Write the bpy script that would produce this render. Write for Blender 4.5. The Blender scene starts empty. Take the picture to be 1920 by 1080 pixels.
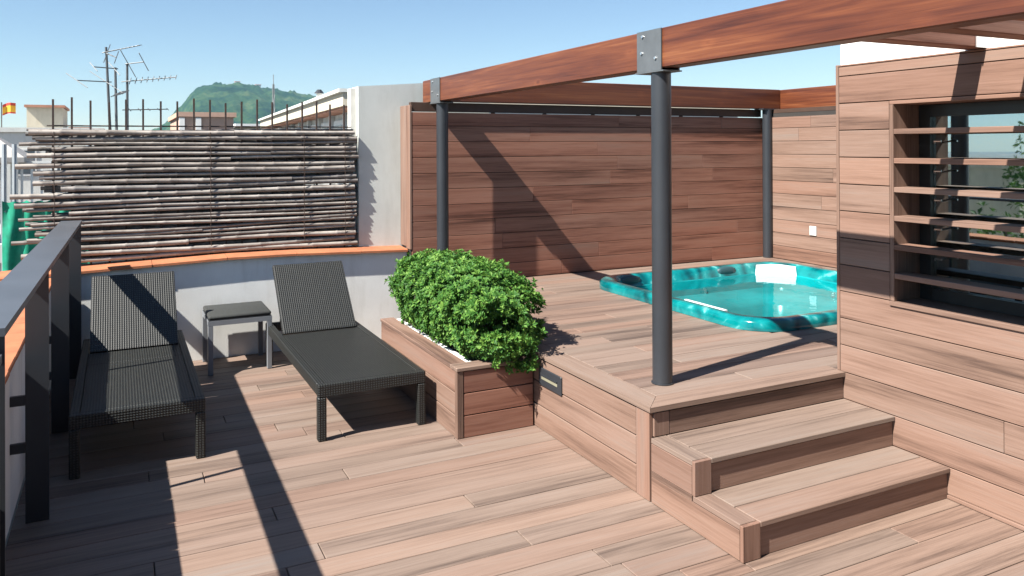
import bpy, bmesh, math, random
from mathutils import Vector, Matrix
R_ = math.radians
rnd = random.Random(7)
sc = bpy.context.scene
COL = sc.collection

# ------------------------------------------------------------------ camera
CAM_H = 1.9
cam_d = bpy.data.cameras.new('camera'); cam = bpy.data.objects.new('camera', cam_d); COL.objects.link(cam)
sc.camera = cam
yaw, pitch, roll = R_(-26.4039), R_(0.182), R_(-0.2499)
fwd = Vector((math.sin(-yaw) * math.cos(pitch), math.cos(yaw) * math.cos(pitch), math.sin(pitch)))
rt = Vector((math.cos(yaw), math.sin(yaw), 0))
up = rt.cross(fwd)
rr = math.cos(roll) * rt + math.sin(roll) * up
uu = -math.sin(roll) * rt + math.cos(roll) * up
m = Matrix((rr, uu, -fwd)).transposed().to_4x4(); m.translation = (0, 0, CAM_H)
cam.matrix_world = m
cam_d.sensor_width = 36; cam_d.lens = 36 * 1481.18 / 1920
cam_d.shift_y = -(540 - 270.52) / 1920
cam_d.clip_start = 0.05; cam_d.clip_end = 12000

# ------------------------------------------------------------------ sky, sun, exposure
sun_dir = Vector((1, 0.225, -1.13)).normalized()          # the way the light travels
sun_el = math.asin(-sun_dir.z); sun_az = math.atan2(-sun_dir.x, -sun_dir.y)
w = bpy.data.worlds.new('World'); sc.world = w; w.use_nodes = True
wn = w.node_tree.nodes; wl = w.node_tree.links
sky = wn.new('ShaderNodeTexSky'); sky.sky_type = 'NISHITA'; sky.sun_disc = False
sky.sun_elevation = sun_el; sky.sun_rotation = sun_az
sky.altitude = 60; sky.air_density = 1.0; sky.dust_density = 0.0; sky.ozone_density = 3.0
wl.new(sky.outputs[0], wn['Background'].inputs[0]); wn['Background'].inputs[1].default_value = 0.05
sl = bpy.data.lights.new('sun', 'SUN'); so = bpy.data.objects.new('sun', sl); COL.objects.link(so)
sl.energy = 5.0; sl.angle = R_(0.53); sl.color = (1.0, 0.955, 0.88)
so.rotation_euler = sun_dir.to_track_quat('-Z', 'Y').to_euler(); so.location = (-6, -2, 9)
sc.view_settings.view_transform = 'Standard'; sc.view_settings.look = 'None'
sc.view_settings.exposure = 1.5; sc.view_settings.gamma = 1.0; sc.view_settings.use_curve_mapping = False
sc.render.engine = 'CYCLES'
sc.cycles.use_denoising = True
sc.cycles.max_bounces = 8; sc.cycles.diffuse_bounces = 1; sc.cycles.transparent_max_bounces = 12
sc.cycles.volume_bounces = 0; sc.cycles.volume_step_rate = 4

# ------------------------------------------------------------------ materials
MATS = {}
def newmat(name):
    mt = bpy.data.materials.new(name); mt.use_nodes = True
    return mt, mt.node_tree.nodes, mt.node_tree.links, mt.node_tree.nodes['Principled BSDF']
def ramp(n, stops):
    r = n.new('ShaderNodeValToRGB'); e = r.color_ramp.elements
    while len(e) < len(stops): e.new(0.5)
    for k, (p, c) in enumerate(stops): e[k].position = p; e[k].color = (*c, 1)
    return r
def noise(n, scale, detail=4, rough=.55, dist=0):
    t = n.new('ShaderNodeTexNoise'); t.inputs['Scale'].default_value = scale; t.inputs['Detail'].default_value = detail
    t.inputs['Roughness'].default_value = rough; t.inputs['Distortion'].default_value = dist
    return t
def mixc(n, l, a, b, f, mode='MIX'):
    mx = n.new('ShaderNodeMix'); mx.data_type = 'RGBA'; mx.blend_type = mode
    for sock, v in ((mx.inputs[0], f), (mx.inputs[6], a), (mx.inputs[7], b)):
        if isinstance(v, (int, float)): sock.default_value = v
        elif isinstance(v, tuple): sock.default_value = (*v, 1)
        else: l.new(v, sock)
    return mx.outputs[2]
def objcoord(n, l, sc_=(1, 1, 1), jitter=True):
    tc = n.new('ShaderNodeTexCoord'); oi = n.new('ShaderNodeObjectInfo')
    mp = n.new('ShaderNodeMapping'); mp.inputs['Scale'].default_value = sc_
    l.new(tc.outputs['Object'], mp.inputs['Vector'])
    if jitter:
        mu = n.new('ShaderNodeMath'); mu.operation = 'MULTIPLY'; mu.inputs[1].default_value = 137.0
        l.new(oi.outputs['Random'], mu.inputs[0])
        cb = n.new('ShaderNodeCombineXYZ')
        for k in range(3): l.new(mu.outputs[0], cb.inputs[k])
        l.new(cb.outputs[0], mp.inputs['Location'])
    return mp.outputs[0], oi.outputs['Random']
def worldcoord(n, l, sc_=(1, 1, 1)):
    g = n.new('ShaderNodeNewGeometry'); mp = n.new('ShaderNodeMapping'); mp.inputs['Scale'].default_value = sc_
    l.new(g.outputs['Position'], mp.inputs['Vector']); return mp.outputs[0]
def addbump(n, l, b, h, strength, dist=.002):
    bp = n.new('ShaderNodeBump'); bp.inputs['Strength'].default_value = strength; bp.inputs['Distance'].default_value = dist
    l.new(h, bp.inputs['Height']); l.new(bp.outputs[0], b.inputs['Normal']); return bp

def composite_wood(axis, mode='wall'):
    """pinkish tan composite board, long grey-brown streaks running along the board"""
    key = mode + '_board_' + axis
    if key in MATS: return MATS[key]
    mt, n, l, b = newmat(key)
    i = 'xyz'.index(axis)
    s1 = [7.5] * 3; s1[i] = .42
    s2 = [56.] * 3; s2[i] = 1.5
    s3 = [160.] * 3; s3[i] = 5
    v1, rd = objcoord(n, l, s1); v2, _ = objcoord(n, l, s2); v3, _ = objcoord(n, l, s3)
    n1 = noise(n, 1, 3, .5, .4); l.new(v1, n1.inputs['Vector'])
    n2 = noise(n, 1, 6, .72, .2); l.new(v2, n2.inputs['Vector'])
    n3 = noise(n, 1, 2, .5); l.new(v3, n3.inputs['Vector'])
    ad = n.new('ShaderNodeMath'); ad.operation = 'MULTIPLY_ADD'; ad.inputs[1].default_value = .52; l.new(n2.outputs[0], ad.inputs[0]); 
    m2 = n.new('ShaderNodeMath'); m2.operation = 'MULTIPLY'; m2.inputs[1].default_value = .66; l.new(n1.outputs[0], m2.inputs[0]); l.new(m2.outputs[0], ad.inputs[2])
    rp = ramp(n, {'floor': [(.39, (.075, .055, .046)), (.47, (.122, .089, .074)), (.55, (.180, .133, .109)), (.65, (.214, .160, .132)), (.80, (.214, .176, .154))],
                  'wall': [(.39, (.082, .051, .040)), (.47, (.138, .087, .067)), (.55, (.196, .126, .097)), (.65, (.228, .151, .119)), (.80, (.216, .162, .136))],
                  'reddish': [(.39, (.060, .026, .018)), (.47, (.132, .060, .042)), (.55, (.225, .106, .075)), (.65, (.272, .140, .101)), (.80, (.245, .146, .113))]}[mode])  # redder stops, used on back wall, planter front and rafters
    l.new(ad.outputs[0], rp.inputs[0])
    # each board its own cast, pink to grey tan
    rp2 = ramp(n, [(0, (.80, .76, .75)), (.25, (1.02, .90, .84)), (.5, (1.0, .985, .97)), (.75, (.90, .89, .87)), (1, (1.10, 1.01, .95))])
    l.new(rd, rp2.inputs[0])
    c = mixc(n, l, rp.outputs[0], rp2.outputs[0], 1.0, 'MULTIPLY')
    fg = ramp(n, [(.3, (.80, .79, .78)), (.6, (1.03, 1.03, 1.03))]); l.new(n3.outputs[0], fg.inputs[0])
    c = mixc(n, l, c, fg.outputs[0], .55, 'MULTIPLY')
    l.new(c, b.inputs['Base Color'])
    b.inputs['Roughness'].default_value = .58; b.inputs['Specular IOR Level'].default_value = .3
    addbump(n, l, b, n3.outputs[0], .25, .0015)
    MATS[key] = mt; return mt

def varnished(axis):
    """red brown varnished pine beam with orange grain and knots"""
    key = 'varnished_' + axis
    if key in MATS: return MATS[key]
    mt, n, l, b = newmat(key); i = 'xyz'.index(axis)
    s1 = [11.] * 3; s1[i] = .5
    s2 = [70.] * 3; s2[i] = 1.6
    s3 = [6.] * 3; s3[i] = 3.
    v1, rd = objcoord(n, l, s1); v2, _ = objcoord(n, l, s2); v3, _ = objcoord(n, l, s3)
    n1 = noise(n, 1, 4, .55, .9); l.new(v1, n1.inputs['Vector'])
    n2 = noise(n, 1, 3, .6, .6); l.new(v2, n2.inputs['Vector'])
    vo = n.new('ShaderNodeTexVoronoi'); vo.inputs['Scale'].default_value = 1; l.new(v3, vo.inputs['Vector'])
    rp = ramp(n, [(.32, (.042, .010, .005)), (.48, (.094, .025, .010)), (.60, (.138, .041, .015)), (.72, (.210, .076, .029))])
    mx = n.new('ShaderNodeMath'); mx.operation = 'MULTIPLY_ADD'; mx.inputs[1].default_value = .4; l.new(n2.outputs[0], mx.inputs[0])
    m2 = n.new('ShaderNodeMath'); m2.operation = 'MULTIPLY'; m2.inputs[1].default_value = .65; l.new(n1.outputs[0], m2.inputs[0]); l.new(m2.outputs[0], mx.inputs[2])
    l.new(mx.outputs[0], rp.inputs[0])
    kn = ramp(n, [(.0, (.30, .24, .22)), (.06, (.55, .45, .40)), (.12, (1.25, 1.3, 1.3)), (.24, (1, 1, 1))]); l.new(vo.outputs['Distance'], kn.inputs[0])
    c = mixc(n, l, rp.outputs[0], kn.outputs[0], .8, 'MULTIPLY')
    l.new(c, b.inputs['Base Color']); b.inputs['Roughness'].default_value = .42
    addbump(n, l, b, n2.outputs[0], .2, .002)
    MATS[key] = mt; return mt

def plain(name, col, rough=.6, var=.15, scale=6, metal=0, bump=0, bscale=None, spec=.5, dark=None):
    if name in MATS: return MATS[name]
    mt, n, l, b = newmat(name)
    v = worldcoord(n, l)
    t = noise(n, scale, 5, .6); l.new(v, t.inputs['Vector'])
    lo = dark or tuple(c * (1 - var) for c in col); hi = tuple(min(1, c * (1 + var)) for c in col)
    rp = ramp(n, [(.32, lo), (.68, hi)]); l.new(t.outputs[0], rp.inputs[0])
    l.new(rp.outputs[0], b.inputs['Base Color'])
    b.inputs['Roughness'].default_value = rough; b.inputs['Metallic'].default_value = metal; b.inputs['Specular IOR Level'].default_value = spec
    if bump:
        t2 = noise(n, bscale or scale * 12, 4, .65); l.new(v, t2.inputs['Vector']); addbump(n, l, b, t2.outputs[0], bump, .004)
    MATS[name] = mt; return mt

def render_wall(name, col, stain=.35):
    """painted render: fine grain, soft grime that runs down"""
    if name in MATS: return MATS[name]
    mt, n, l, b = newmat(name)
    v = worldcoord(n, l); vs = worldcoord(n, l, (5, 5, .8))
    t = noise(n, 1.7, 6, .65); l.new(v, t.inputs['Vector'])
    t2 = noise(n, 1, 5, .7); l.new(vs, t2.inputs['Vector'])
    t3 = noise(n, 90, 3, .6); l.new(v, t3.inputs['Vector'])
    rp = ramp(n, [(.3, tuple(c * .86 for c in col)), (.7, col)]); l.new(t.outputs[0], rp.inputs[0])
    r2 = ramp(n, [(.28, (.70, .68, .64)), (.5, (1, 1, 1))]); l.new(t2.outputs[0], r2.inputs[0])
    c = mixc(n, l, rp.outputs[0], r2.outputs[0], stain, 'MULTIPLY'); l.new(c, b.inputs['Base Color'])
    b.inputs['Roughness'].default_value = .9; b.inputs['Specular IOR Level'].default_value = .2
    addbump(n, l, b, t3.outputs[0], .35, .003)
    MATS[name] = mt; return mt

def wicker():
    if 'wicker' in MATS: return MATS['wicker']
    mt, n, l, b = newmat('wicker')
    tc = n.new('ShaderNodeTexCoord')
    def wave(d, scale, rot=(0, 0, 0)):
        wv = n.new('ShaderNodeTexWave'); wv.wave_type = 'BANDS'; wv.bands_direction = d
        wv.inputs['Scale'].default_value = scale; wv.inputs['Distortion'].default_value = .12; wv.inputs['Detail Scale'].default_value = 3
        l.new(tc.outputs['UV'], wv.inputs['Vector']); return wv
    a = wave('X', 19); c = wave('Y', 21)
    mx = n.new('ShaderNodeMath'); mx.operation = 'MULTIPLY_ADD'; mx.inputs[1].default_value = .5; l.new(a.outputs['Fac'], mx.inputs[0])
    sc1 = n.new('ShaderNodeMath'); sc1.operation = 'MULTIPLY'; sc1.inputs[1].default_value = .5; l.new(c.outputs['Fac'], sc1.inputs[0]); l.new(sc1.outputs[0], mx.inputs[2])
    nz = noise(n, 5, 4, .6); mp = n.new('ShaderNodeMapping'); mp.inputs['Scale'].default_value = (9, 1.4, 1); l.new(tc.outputs['UV'], mp.inputs[0]); l.new(mp.outputs[0], nz.inputs['Vector'])
    rp = ramp(n, [(.25, (.002, .0025, .0025)), (.6, (.007, .008, .0078)), (.95, (.044, .047, .044))]); l.new(mx.outputs[0], rp.inputs[0])
    r2 = ramp(n, [(.3, (.62, .66, .68)), (.7, (1.3, 1.25, 1.12))]); l.new(nz.outputs[0], r2.inputs[0])
    cc = mixc(n, l, rp.outputs[0], r2.outputs[0], .8, 'MULTIPLY')
    l.new(cc, b.inputs['Base Color']); b.inputs['Roughness'].default_value = .5
    addbump(n, l, b, mx.outputs[0], .9, .004)
    MATS['wicker'] = mt; return mt

def acrylic():
    if 'acrylic' in MATS: return MATS['acrylic']
    mt, n, l, b = newmat('acrylic')
    v = worldcoord(n, l, (1, 1, 1.2))
    t = noise(n, 2.3, 5, .62, 2.2); l.new(v, t.inputs['Vector'])
    wv = n.new('ShaderNodeTexWave'); wv.inputs['Scale'].default_value = 1.5; wv.inputs['Distortion'].default_value = 14; wv.inputs['Detail'].default_value = 4; wv.inputs['Detail Scale'].default_value = .9
    l.new(v, wv.inputs['Vector'])
    a = n.new('ShaderNodeMath'); a.operation = 'MULTIPLY_ADD'; a.inputs[1].default_value = .32; l.new(wv.outputs['Fac'], a.inputs[0])
    h = n.new('ShaderNodeMath'); h.operation = 'MULTIPLY'; h.inputs[1].default_value = .72; l.new(t.outputs[0], h.inputs[0]); l.new(h.outputs[0], a.inputs[2])
    rp = ramp(n, [(.25, (.0, .035, .042)), (.42, (.0, .095, .105)), (.56, (.0, .145, .152)), (.68, (.004, .19, .195)), (.80, (.15, .42, .42))])
    l.new(a.outputs[0], rp.inputs[0]); l.new(rp.outputs[0], b.inputs['Base Color'])
    b.inputs['Roughness'].default_value = .12; b.inputs['Coat Weight'].default_value = .5; b.inputs['Coat Roughness'].default_value = .04
    MATS['acrylic'] = mt; return mt

def clear(name, tint, ior, bump=0, bscale=8):
    """a sheet that lets light straight through with a tint and mirrors by Fresnel"""
    if name in MATS: return MATS[name]
    mt = bpy.data.materials.new(name); mt.use_nodes = True; n = mt.node_tree.nodes; l = mt.node_tree.links
    n.remove(n['Principled BSDF']); out = n['Material Output']
    tr = n.new('ShaderNodeBsdfTransparent'); tr.inputs[0].default_value = (*tint, 1)
    gl = n.new('ShaderNodeBsdfGlossy'); gl.inputs['Roughness'].default_value = .015; gl.inputs[0].default_value = (.80, .97, 1, 1)
    fr = n.new('ShaderNodeFresnel'); fr.inputs[0].default_value = ior
    mx = n.new('ShaderNodeMixShader'); l.new(fr.outputs[0], mx.inputs[0]); l.new(tr.outputs[0], mx.inputs[1]); l.new(gl.outputs[0], mx.inputs[2])
    l.new(mx.outputs[0], out.inputs[0])
    if bump:
        v = worldcoord(n, l); t = noise(n, bscale, 3, .5, .6); l.new(v, t.inputs['Vector'])
        bp = n.new('ShaderNodeBump'); bp.inputs['Strength'].default_value = bump; bp.inputs['Distance'].default_value = .03
        l.new(t.outputs[0], bp.inputs['Height']); l.new(bp.outputs[0], gl.inputs['Normal']); l.new(bp.outputs[0], fr.inputs['Normal'])
    MATS[name] = mt; return mt

def leafmat(name, dark, mid, light, scale=7):
    if name in MATS: return MATS[name]
    mt, n, l, b = newmat(name)
    v = worldcoord(n, l); t = noise(n, scale, 3, .6); l.new(v, t.inputs['Vector'])
    g = n.new('ShaderNodeNewGeometry')
    a = n.new('ShaderNodeMath'); a.operation = 'MULTIPLY_ADD'; a.inputs[1].default_value = .5; l.new(g.outputs['Random Per Island'], a.inputs[0])
    h = n.new('ShaderNodeMath'); h.operation = 'MULTIPLY'; h.inputs[1].default_value = .55; l.new(t.outputs[0], h.inputs[0]); l.new(h.outputs[0], a.inputs[2])
    rp = ramp(n, [(.15, dark), (.5, mid), (.85, light)]); l.new(a.outputs[0], rp.inputs[0])
    l.new(rp.outputs[0], b.inputs['Base Color']); b.inputs['Roughness'].default_value = .55
    b.inputs['Specular IOR Level'].default_value = .22
    # thin leaves let some light through
    trl = n.new('ShaderNodeBsdfTranslucent'); l.new(rp.outputs[0], trl.inputs[0])
    mx = n.new('ShaderNodeMixShader'); mx.inputs[0].default_value = .25
    out = n['Material Output']; l.new(b.outputs[0], mx.inputs[1]); l.new(trl.outputs[0], mx.inputs[2]); l.new(mx.outputs[0], out.inputs[0])
    MATS[name] = mt; return mt

def terracotta():
    return plain('terracotta', (.36, .125, .055), .8, .22, 5, bump=.3)
METAL = lambda: plain('anthracite_paint', (.026, .029, .034), .38, .10, 3, bump=.05)
CAPM = lambda: plain('anthracite_cap', (.066, .072, .083), .42, .10, 3, bump=.05)
WHITE = lambda: render_wall('white_render', (.80, .79, .76), .25)
GREYW = lambda: render_wall('grey_render', (.62, .645, .61), .4)
PARA = lambda: render_wall('parapet_render', (.80, .805, .78), .5)
DARK = lambda: plain('dark_underlay', (.03, .026, .023), .9, .2, 4)

# ------------------------------------------------------------------ object helpers
WLOC = {}
def reg(o, loc, parent=None):
    loc = Vector(loc); WLOC[o.name] = loc; COL.objects.link(o)
    if parent is not None:
        o.parent = parent; o.location = loc - WLOC[parent.name]
    else: o.location = loc
    return o
def empty(name, loc, label=None, cat=None, group=None):
    o = bpy.data.objects.new(name, None); o.empty_display_size = .1; reg(o, loc); tag(o, label, cat, group); return o
def tag(o, label=None, cat=None, group=None, kind=None):
    if label: o['label'] = label
    if cat: o['category'] = cat
    if group: o['group'] = group
    if kind: o['kind'] = kind
    return o
def meshobj(name, verts, faces, mat, parent=None, smooth=False, origin=None, uvs=None):
    vs = [Vector(v) for v in verts]
    if origin is None:
        lo = Vector([min(v[k] for v in vs) for k in range(3)]); hi = Vector([max(v[k] for v in vs) for k in range(3)])
        origin = (lo + hi) / 2; origin.z = lo.z if parent is None else origin.z
    origin = Vector(origin)
    me = bpy.data.meshes.new(name); me.from_pydata([tuple(v - origin) for v in vs], [], faces); me.update()
    if smooth: me.polygons.foreach_set('use_smooth', [True] * len(me.polygons))
    me.materials.append(mat)
    o = bpy.data.objects.new(name, me); return reg(o, origin, parent)
class MB:
    """collects shapes; build() links them as one mesh object"""
    def __init__(s): s.v = []; s.f = []
    def add(s, v, f):
        k = len(s.v); s.v += [tuple(p) for p in v]; s.f += [tuple(i + k for i in q) for q in f]; return s
    def box(s, x0, x1, y0, y1, z0, z1, c=0):
        if c <= 0:
            return s.add([(x, y, z) for z in (z0, z1) for y in (y0, y1) for x in (x0, x1)],
                  [(0, 2, 3, 1), (4, 5, 7, 6), (0, 1, 5, 4), (2, 6, 7, 3), (0, 4, 6, 2), (1, 3, 7, 5)])
        v = []; idx = {}
        X = (x0, x1); Y = (y0, y1); Z = (z0, z1)
        for i in (0, 1):
            for j in (0, 1):
                for k in (0, 1):
                    p = Vector((X[i], Y[j], Z[k])); d = Vector((1 - 2 * i, 1 - 2 * j, 1 - 2 * k)) * c
                    for a in range(3):
                        q = p + d; q[a] = p[a]; idx[(i, j, k, a)] = len(v); v.append(q)
        f = []
        g = lambda i, j, k, a: idx[(i, j, k, a)]
        f += [(g(0,0,0,0), g(0,0,1,0), g(0,1,1,0), g(0,1,0,0)), (g(1,0,0,0), g(1,1,0,0), g(1,1,1,0), g(1,0,1,0))]
        f += [(g(0,0,0,1), g(1,0,0,1), g(1,0,1,1), g(0,0,1,1)), (g(0,1,0,1), g(0,1,1,1), g(1,1,1,1), g(1,1,0,1))]
        f += [(g(0,0,0,2), g(0,1,0,2), g(1,1,0,2), g(1,0,0,2)), (g(0,0,1,2), g(1,0,1,2), g(1,1,1,2), g(0,1,1,2))]
        for i in (0, 1):
            for j in (0, 1):
                f.append((g(i,j,0,0), g(i,j,1,0), g(i,j,1,1), g(i,j,0,1)))
                f.append((g(i,0,j,0), g(i,1,j,0), g(i,1,j,2), g(i,0,j,2)))
                f.append((g(0,i,j,1), g(1,i,j,1), g(1,i,j,2), g(0,i,j,2)))
        for i in (0, 1):
            for j in (0, 1):
                for k in (0, 1): f.append((g(i,j,k,0), g(i,j,k,1), g(i,j,k,2)))
        return s.add(v, f)
    def tube(s, pts, rad, n=10, cap=True, sq=False):
        pts = [Vector(p) for p in pts]; rad = [rad] * len(pts) if isinstance(rad, (int, float)) else rad
        rings = []; last = None
        for i, p in enumerate(pts):
            d = (pts[min(i + 1, len(pts) - 1)] - pts[max(i - 1, 0)]).normalized()
            a = Vector((0, 0, 1)) if abs(d.z) < .9 else Vector((1, 0, 0))
            u = d.cross(a).normalized(); w_ = u.cross(d).normalized()
            ph = math.pi / n if sq else 0
            rings.append([p + (u * math.cos(2 * math.pi * k / n + ph) + w_ * math.sin(2 * math.pi * k / n + ph)) * rad[i] for k in range(n)])
        v = [q for r in rings for q in r]; f = []
        for i in range(len(rings) - 1):
            for k in range(n): f.append((i * n + k, i * n + (k + 1) % n, (i + 1) * n + (k + 1) % n, (i + 1) * n + k))
        if cap: f.append(tuple(range(n - 1, -1, -1))); f.append(tuple((len(rings) - 1) * n + k for k in range(n)))
        return s.add(v, f)
    def build(s, name, mat, parent=None, smooth=False, origin=None, fixn=True):
        o = meshobj(name, s.v, s.f, mat, parent, smooth, origin)
        if fixn:
            bm = bmesh.new(); bm.from_mesh(o.data); bmesh.ops.recalc_face_normals(bm, faces=bm.faces); bm.to_mesh(o.data); bm.free()
        return o
def box(name, x0, x1, y0, y1, z0, z1, mat, parent=None, c=0):
    return MB().box(x0, x1, y0, y1, z0, z1, c).build(name, mat, parent)
def shade_auto(o, ang=40):
    bm = bmesh.new(); bm.from_mesh(o.data)
    for f in bm.faces: f.smooth = True
    for e in bm.edges:
        if len(e.link_faces) == 2 and e.calc_face_angle(0) > R_(ang): e.smooth = False
    bm.to_mesh(o.data); bm.free(); return o

def seams(a, b, lo, hi, minend=.25):
    """cut the run a..b into boards"""
    cuts = [a]; p = a + rnd.uniform(.3, hi)
    while p < b - minend:
        cuts.append(p); p += rnd.uniform(lo, hi)
    cuts.append(b); return list(zip(cuts[:-1], cuts[1:]))
def subtract(a, b, holes):
    out = [(a, b)]
    for h0, h1 in holes:
        nx = []
        for x0, x1 in out:
            if h1 <= x0 or h0 >= x1: nx.append((x0, x1)); continue
            if h0 > x0: nx.append((x0, h0))
            if h1 < x1: nx.append((h1, x1))
        out = nx
    return [s for s in out if s[1] - s[0] > .02]
GAP = .005

# ================================================================== THE SETTING
# the city ground far below the roof terrace
gm, n, l, b = newmat('city_ground')
v = worldcoord(n, l); t = noise(n, .03, 8, .7); l.new(v, t.inputs['Vector'])
rp = ramp(n, [(.3, (.05, .075, .035)), (.45, (.12, .12, .10)), (.55, (.24, .19, .15)), (.7, (.32, .28, .24))]); l.new(t.outputs[0], rp.inputs[0]); l.new(rp.outputs[0], b.inputs['Base Color']); b.inputs['Roughness'].default_value = .95
GZ = -18.0
nseg = 48
gv = [(0, 0, GZ)] + [(r * math.cos(2 * math.pi * k / nseg), r * math.sin(2 * math.pi * k / nseg), GZ) for r in (60, 400, 2600) for k in range(nseg)]
gf = [(0, 1 + k, 1 + (k + 1) % nseg) for k in range(nseg)]
for j in range(2):
    for k in range(nseg): gf.append((1 + j * nseg + k, 1 + (j + 1) * nseg + k, 1 + (j + 1) * nseg + (k + 1) % nseg, 1 + j * nseg + (k + 1) % nseg))
tag(meshobj('ground', gv, gf, gm, origin=(0, 0, GZ)), 'distant city ground far below the roof terrace', 'ground', kind='structure')

# the block the terrace sits on
XW = 3.982; ZD = .508; XD = 2.531; YD = 3.448; YB = 7.504; XS = 7.27
YF = 7.60        # far parapet face
blk = MB().box(-.80, 8.2, -6.3, 8.05, GZ, -.04).build('terrace_block', WHITE())
tag(blk, 'pale rendered apartment block carrying the roof terrace', 'building', kind='structure')
floor = box('terrace_floor', -.498, XW, -2.6, YF, -.036, -.028, DARK()); tag(floor, 'terrace floor of pinkish tan composite boards', 'floor', kind='structure')
CX = composite_wood('x', 'floor'); CY = composite_wood('y'); CZ = composite_wood('z')
SX = composite_wood('x', 'reddish'); SY = composite_wood('y', 'reddish'); SZ = composite_wood('z', 'reddish'); FY = composite_wood('y', 'floor'); WX = composite_wood('x')
P = .1625
k0 = -30; y = 2.691 - P * 31
while y < YF - .02:
    y1 = min(y + P, YF)
    xr = XW - .004 if y + P * .5 < 2.757 else XD + .012
    if y < 2.757 < y1: xr = XD + .012
    for a, e in seams(-.495, xr, 1.3, 2.9):
        zt = rnd.uniform(-.0012, .0008)
        box('floor_board', a + GAP / 2, e - GAP / 2, y + GAP / 2, y1 - GAP / 2, -.027, zt, CX, floor, .0025)
    if y < 2.757 < y1:
        box('floor_board', XD + .014, XW - .004, y + GAP / 2, 2.81, -.027, 0, CX, floor, .0025)
    y = y1

# ------------------------------------------------------------------ raised deck
deck = empty('raised_deck', (2.531, 3.448, 0), 'raised platform of pinkish tan composite boards around the teal spa tub', 'deck')
TX0, TX1, TY0, TY1 = 4.18, 6.72, 4.38, 6.76      # tub outline
OX0, OX1, OY0, OY1 = TX0 + .165, TX1 - .165, TY0 + .165, TY1 - .165
MB().box(XD + .02, OX0, YD + .02, YB - .02, .0, ZD - .03).box(OX1, XS - .02, YD + .1, YB - .02, .0, ZD - .03)\
    .box(OX0, OX1, YD + .1, OY0, .0, ZD - .03).box(OX0, OX1, OY1, YB - .02, .0, ZD - .03).build('deck_core', DARK(), deck)
TR = .145
yy = YD + TR
while yy < YB - .01:
    y1 = min(yy + P, YB - .004)
    holes = [(OX0 - .004, OX1 + .004)] if (y1 > OY0 + .02 and yy < OY1 - .02) else []
    for s0, s1 in subtract(XD + TR, XS - .004, holes):
        for a, e in seams(s0, s1, 1.4, 2.8):
            box('deck_board', a + GAP / 2, e - GAP / 2, yy + GAP / 2, y1 - GAP / 2, ZD - .028, ZD + rnd.uniform(-.001, .0008), CX, deck, .0025)
    yy = y1
box('deck_board', XW + .014, XS - .004, 3.500, YD + TR - .003, ZD - .028, ZD, CX, deck, .0025)
# mitred edge boards with a small nosing
def prism(name, poly, z0, z1, mat, parent):
    k = len(poly); vs = [(x, y_, z0) for x, y_ in poly] + [(x, y_, z1) for x, y_ in poly]
    fs = [tuple(range(k - 1, -1, -1)), tuple(range(k, 2 * k))] + [(i, (i + 1) % k, k + (i + 1) % k, k + i) for i in range(k)]
    mb = MB().add(vs, fs); return mb.build(name, mat, parent)
NO = .012
mx0 = XD - NO; my0 = YD - NO
cut = XW + .01
prism('edge_board', [(mx0, my0), (cut, my0), (cut, YD + TR - .002), (XD + TR - .002, YD + TR - .002)], ZD - .026, ZD + .0015, CX, deck)
for ya, yb_ in ((YD + TR, 5.2), (5.2, YB - .004)):
    if ya < 4: prism('edge_board', [(mx0, my0 + .003), (XD + TR - .004, YD + TR), (XD + TR - .004, yb_ - .001), (mx0, yb_ - .001)], ZD - .026, ZD + .001, FY, deck)
    else: prism('edge_board', [(mx0, ya + .001), (XD + TR - .004, ya + .001), (XD + TR - .004, yb_), (mx0, yb_)], ZD - .026, ZD + .001, FY, deck)
# left face: three rows of cladding and a corner board
fh = (ZD - .034) / 3
for r in range(3):
    for a, e in ((YD + .135, 4.9 + .3 * r), (4.9 + .3 * r, YB - .01)):
        box('side_plank', XD - .001, XD + .02, a + GAP / 2, e - GAP / 2, r * fh + .003, (r + 1) * fh - GAP, CY, deck, .002)
box('corner_board', XD - .003, XD + .021, YD + .012, YD + .132, .002, ZD - .032, CZ, deck, .002)
# front face behind the steps: only the top riser shows
box('riser', XD + .125, XW - .003, YD + .002, YD + .02, .346, ZD - .036, WX, deck, .002)
box('riser_end', XD + .022, XD + .122, YD + .001, YD + .02, .346, ZD - .036, CZ, deck, .002)

# ------------------------------------------------------------------ two steps up to the deck
steps = empty('steps', (3.2, 2.757, 0), 'two broad timber steps rising to the raised deck beside the window wall', 'steps')
ZS = (.1695, .3437); YS = (2.757, 3.092); YE = (YD - .002, YD - .002)
for i in (0, 1):
    z0 = 0 if i == 0 else ZS[0]; z1 = ZS[i]; yf = YS[i]; bw = .105
    back = YS[1] if i == 0 else YD
    # side plank along the left flank
    box('side_plank', XD - .001, XD + .022, yf + .022, YD - .002, z0 + .003, z1 - (.028 if i else .028), CY, steps, .002)
    if i == 0: box('side_plank', XD - .0008, XD + .021, YS[1] + .021, YD - .002, z1 - .0275, z1 + .0015, CY, steps, .001)
    # end block with upright grain, then the set-back riser
    box('end_block', XD, XD + bw, yf - .002, yf + .020, z0 + .002, z1 - .003, CZ, steps, .002)
    box('riser', XD + bw + .012, XW - .003, yf + .014, yf + .032, z0 + .0012, z1 - .034, WX, steps, .002)
    # tread: a cross board at the left end, then boards along the step
    ytop = back + .016 if i == 0 else YD + .001
    box('tread', XD + .001, XD + bw - GAP, yf + .021, ytop, z1 - .026, z1, FY, steps, .002)
    dep = (ytop - yf) / 2 
    for j in (0, 1):
        box('tread', XD + bw, XW - .003, yf - .003 + j * (dep + .0015) , yf - .003 + (j + 1) * dep - GAP * (1 - j) + .003 * j, z1 - .026, z1 + .0006, CX, steps, .003)
    MB().box(XD + .024, XW - .01, yf + .04, YD - .01, z0, z1 - .03).build('step_core', DARK(), steps)

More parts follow.
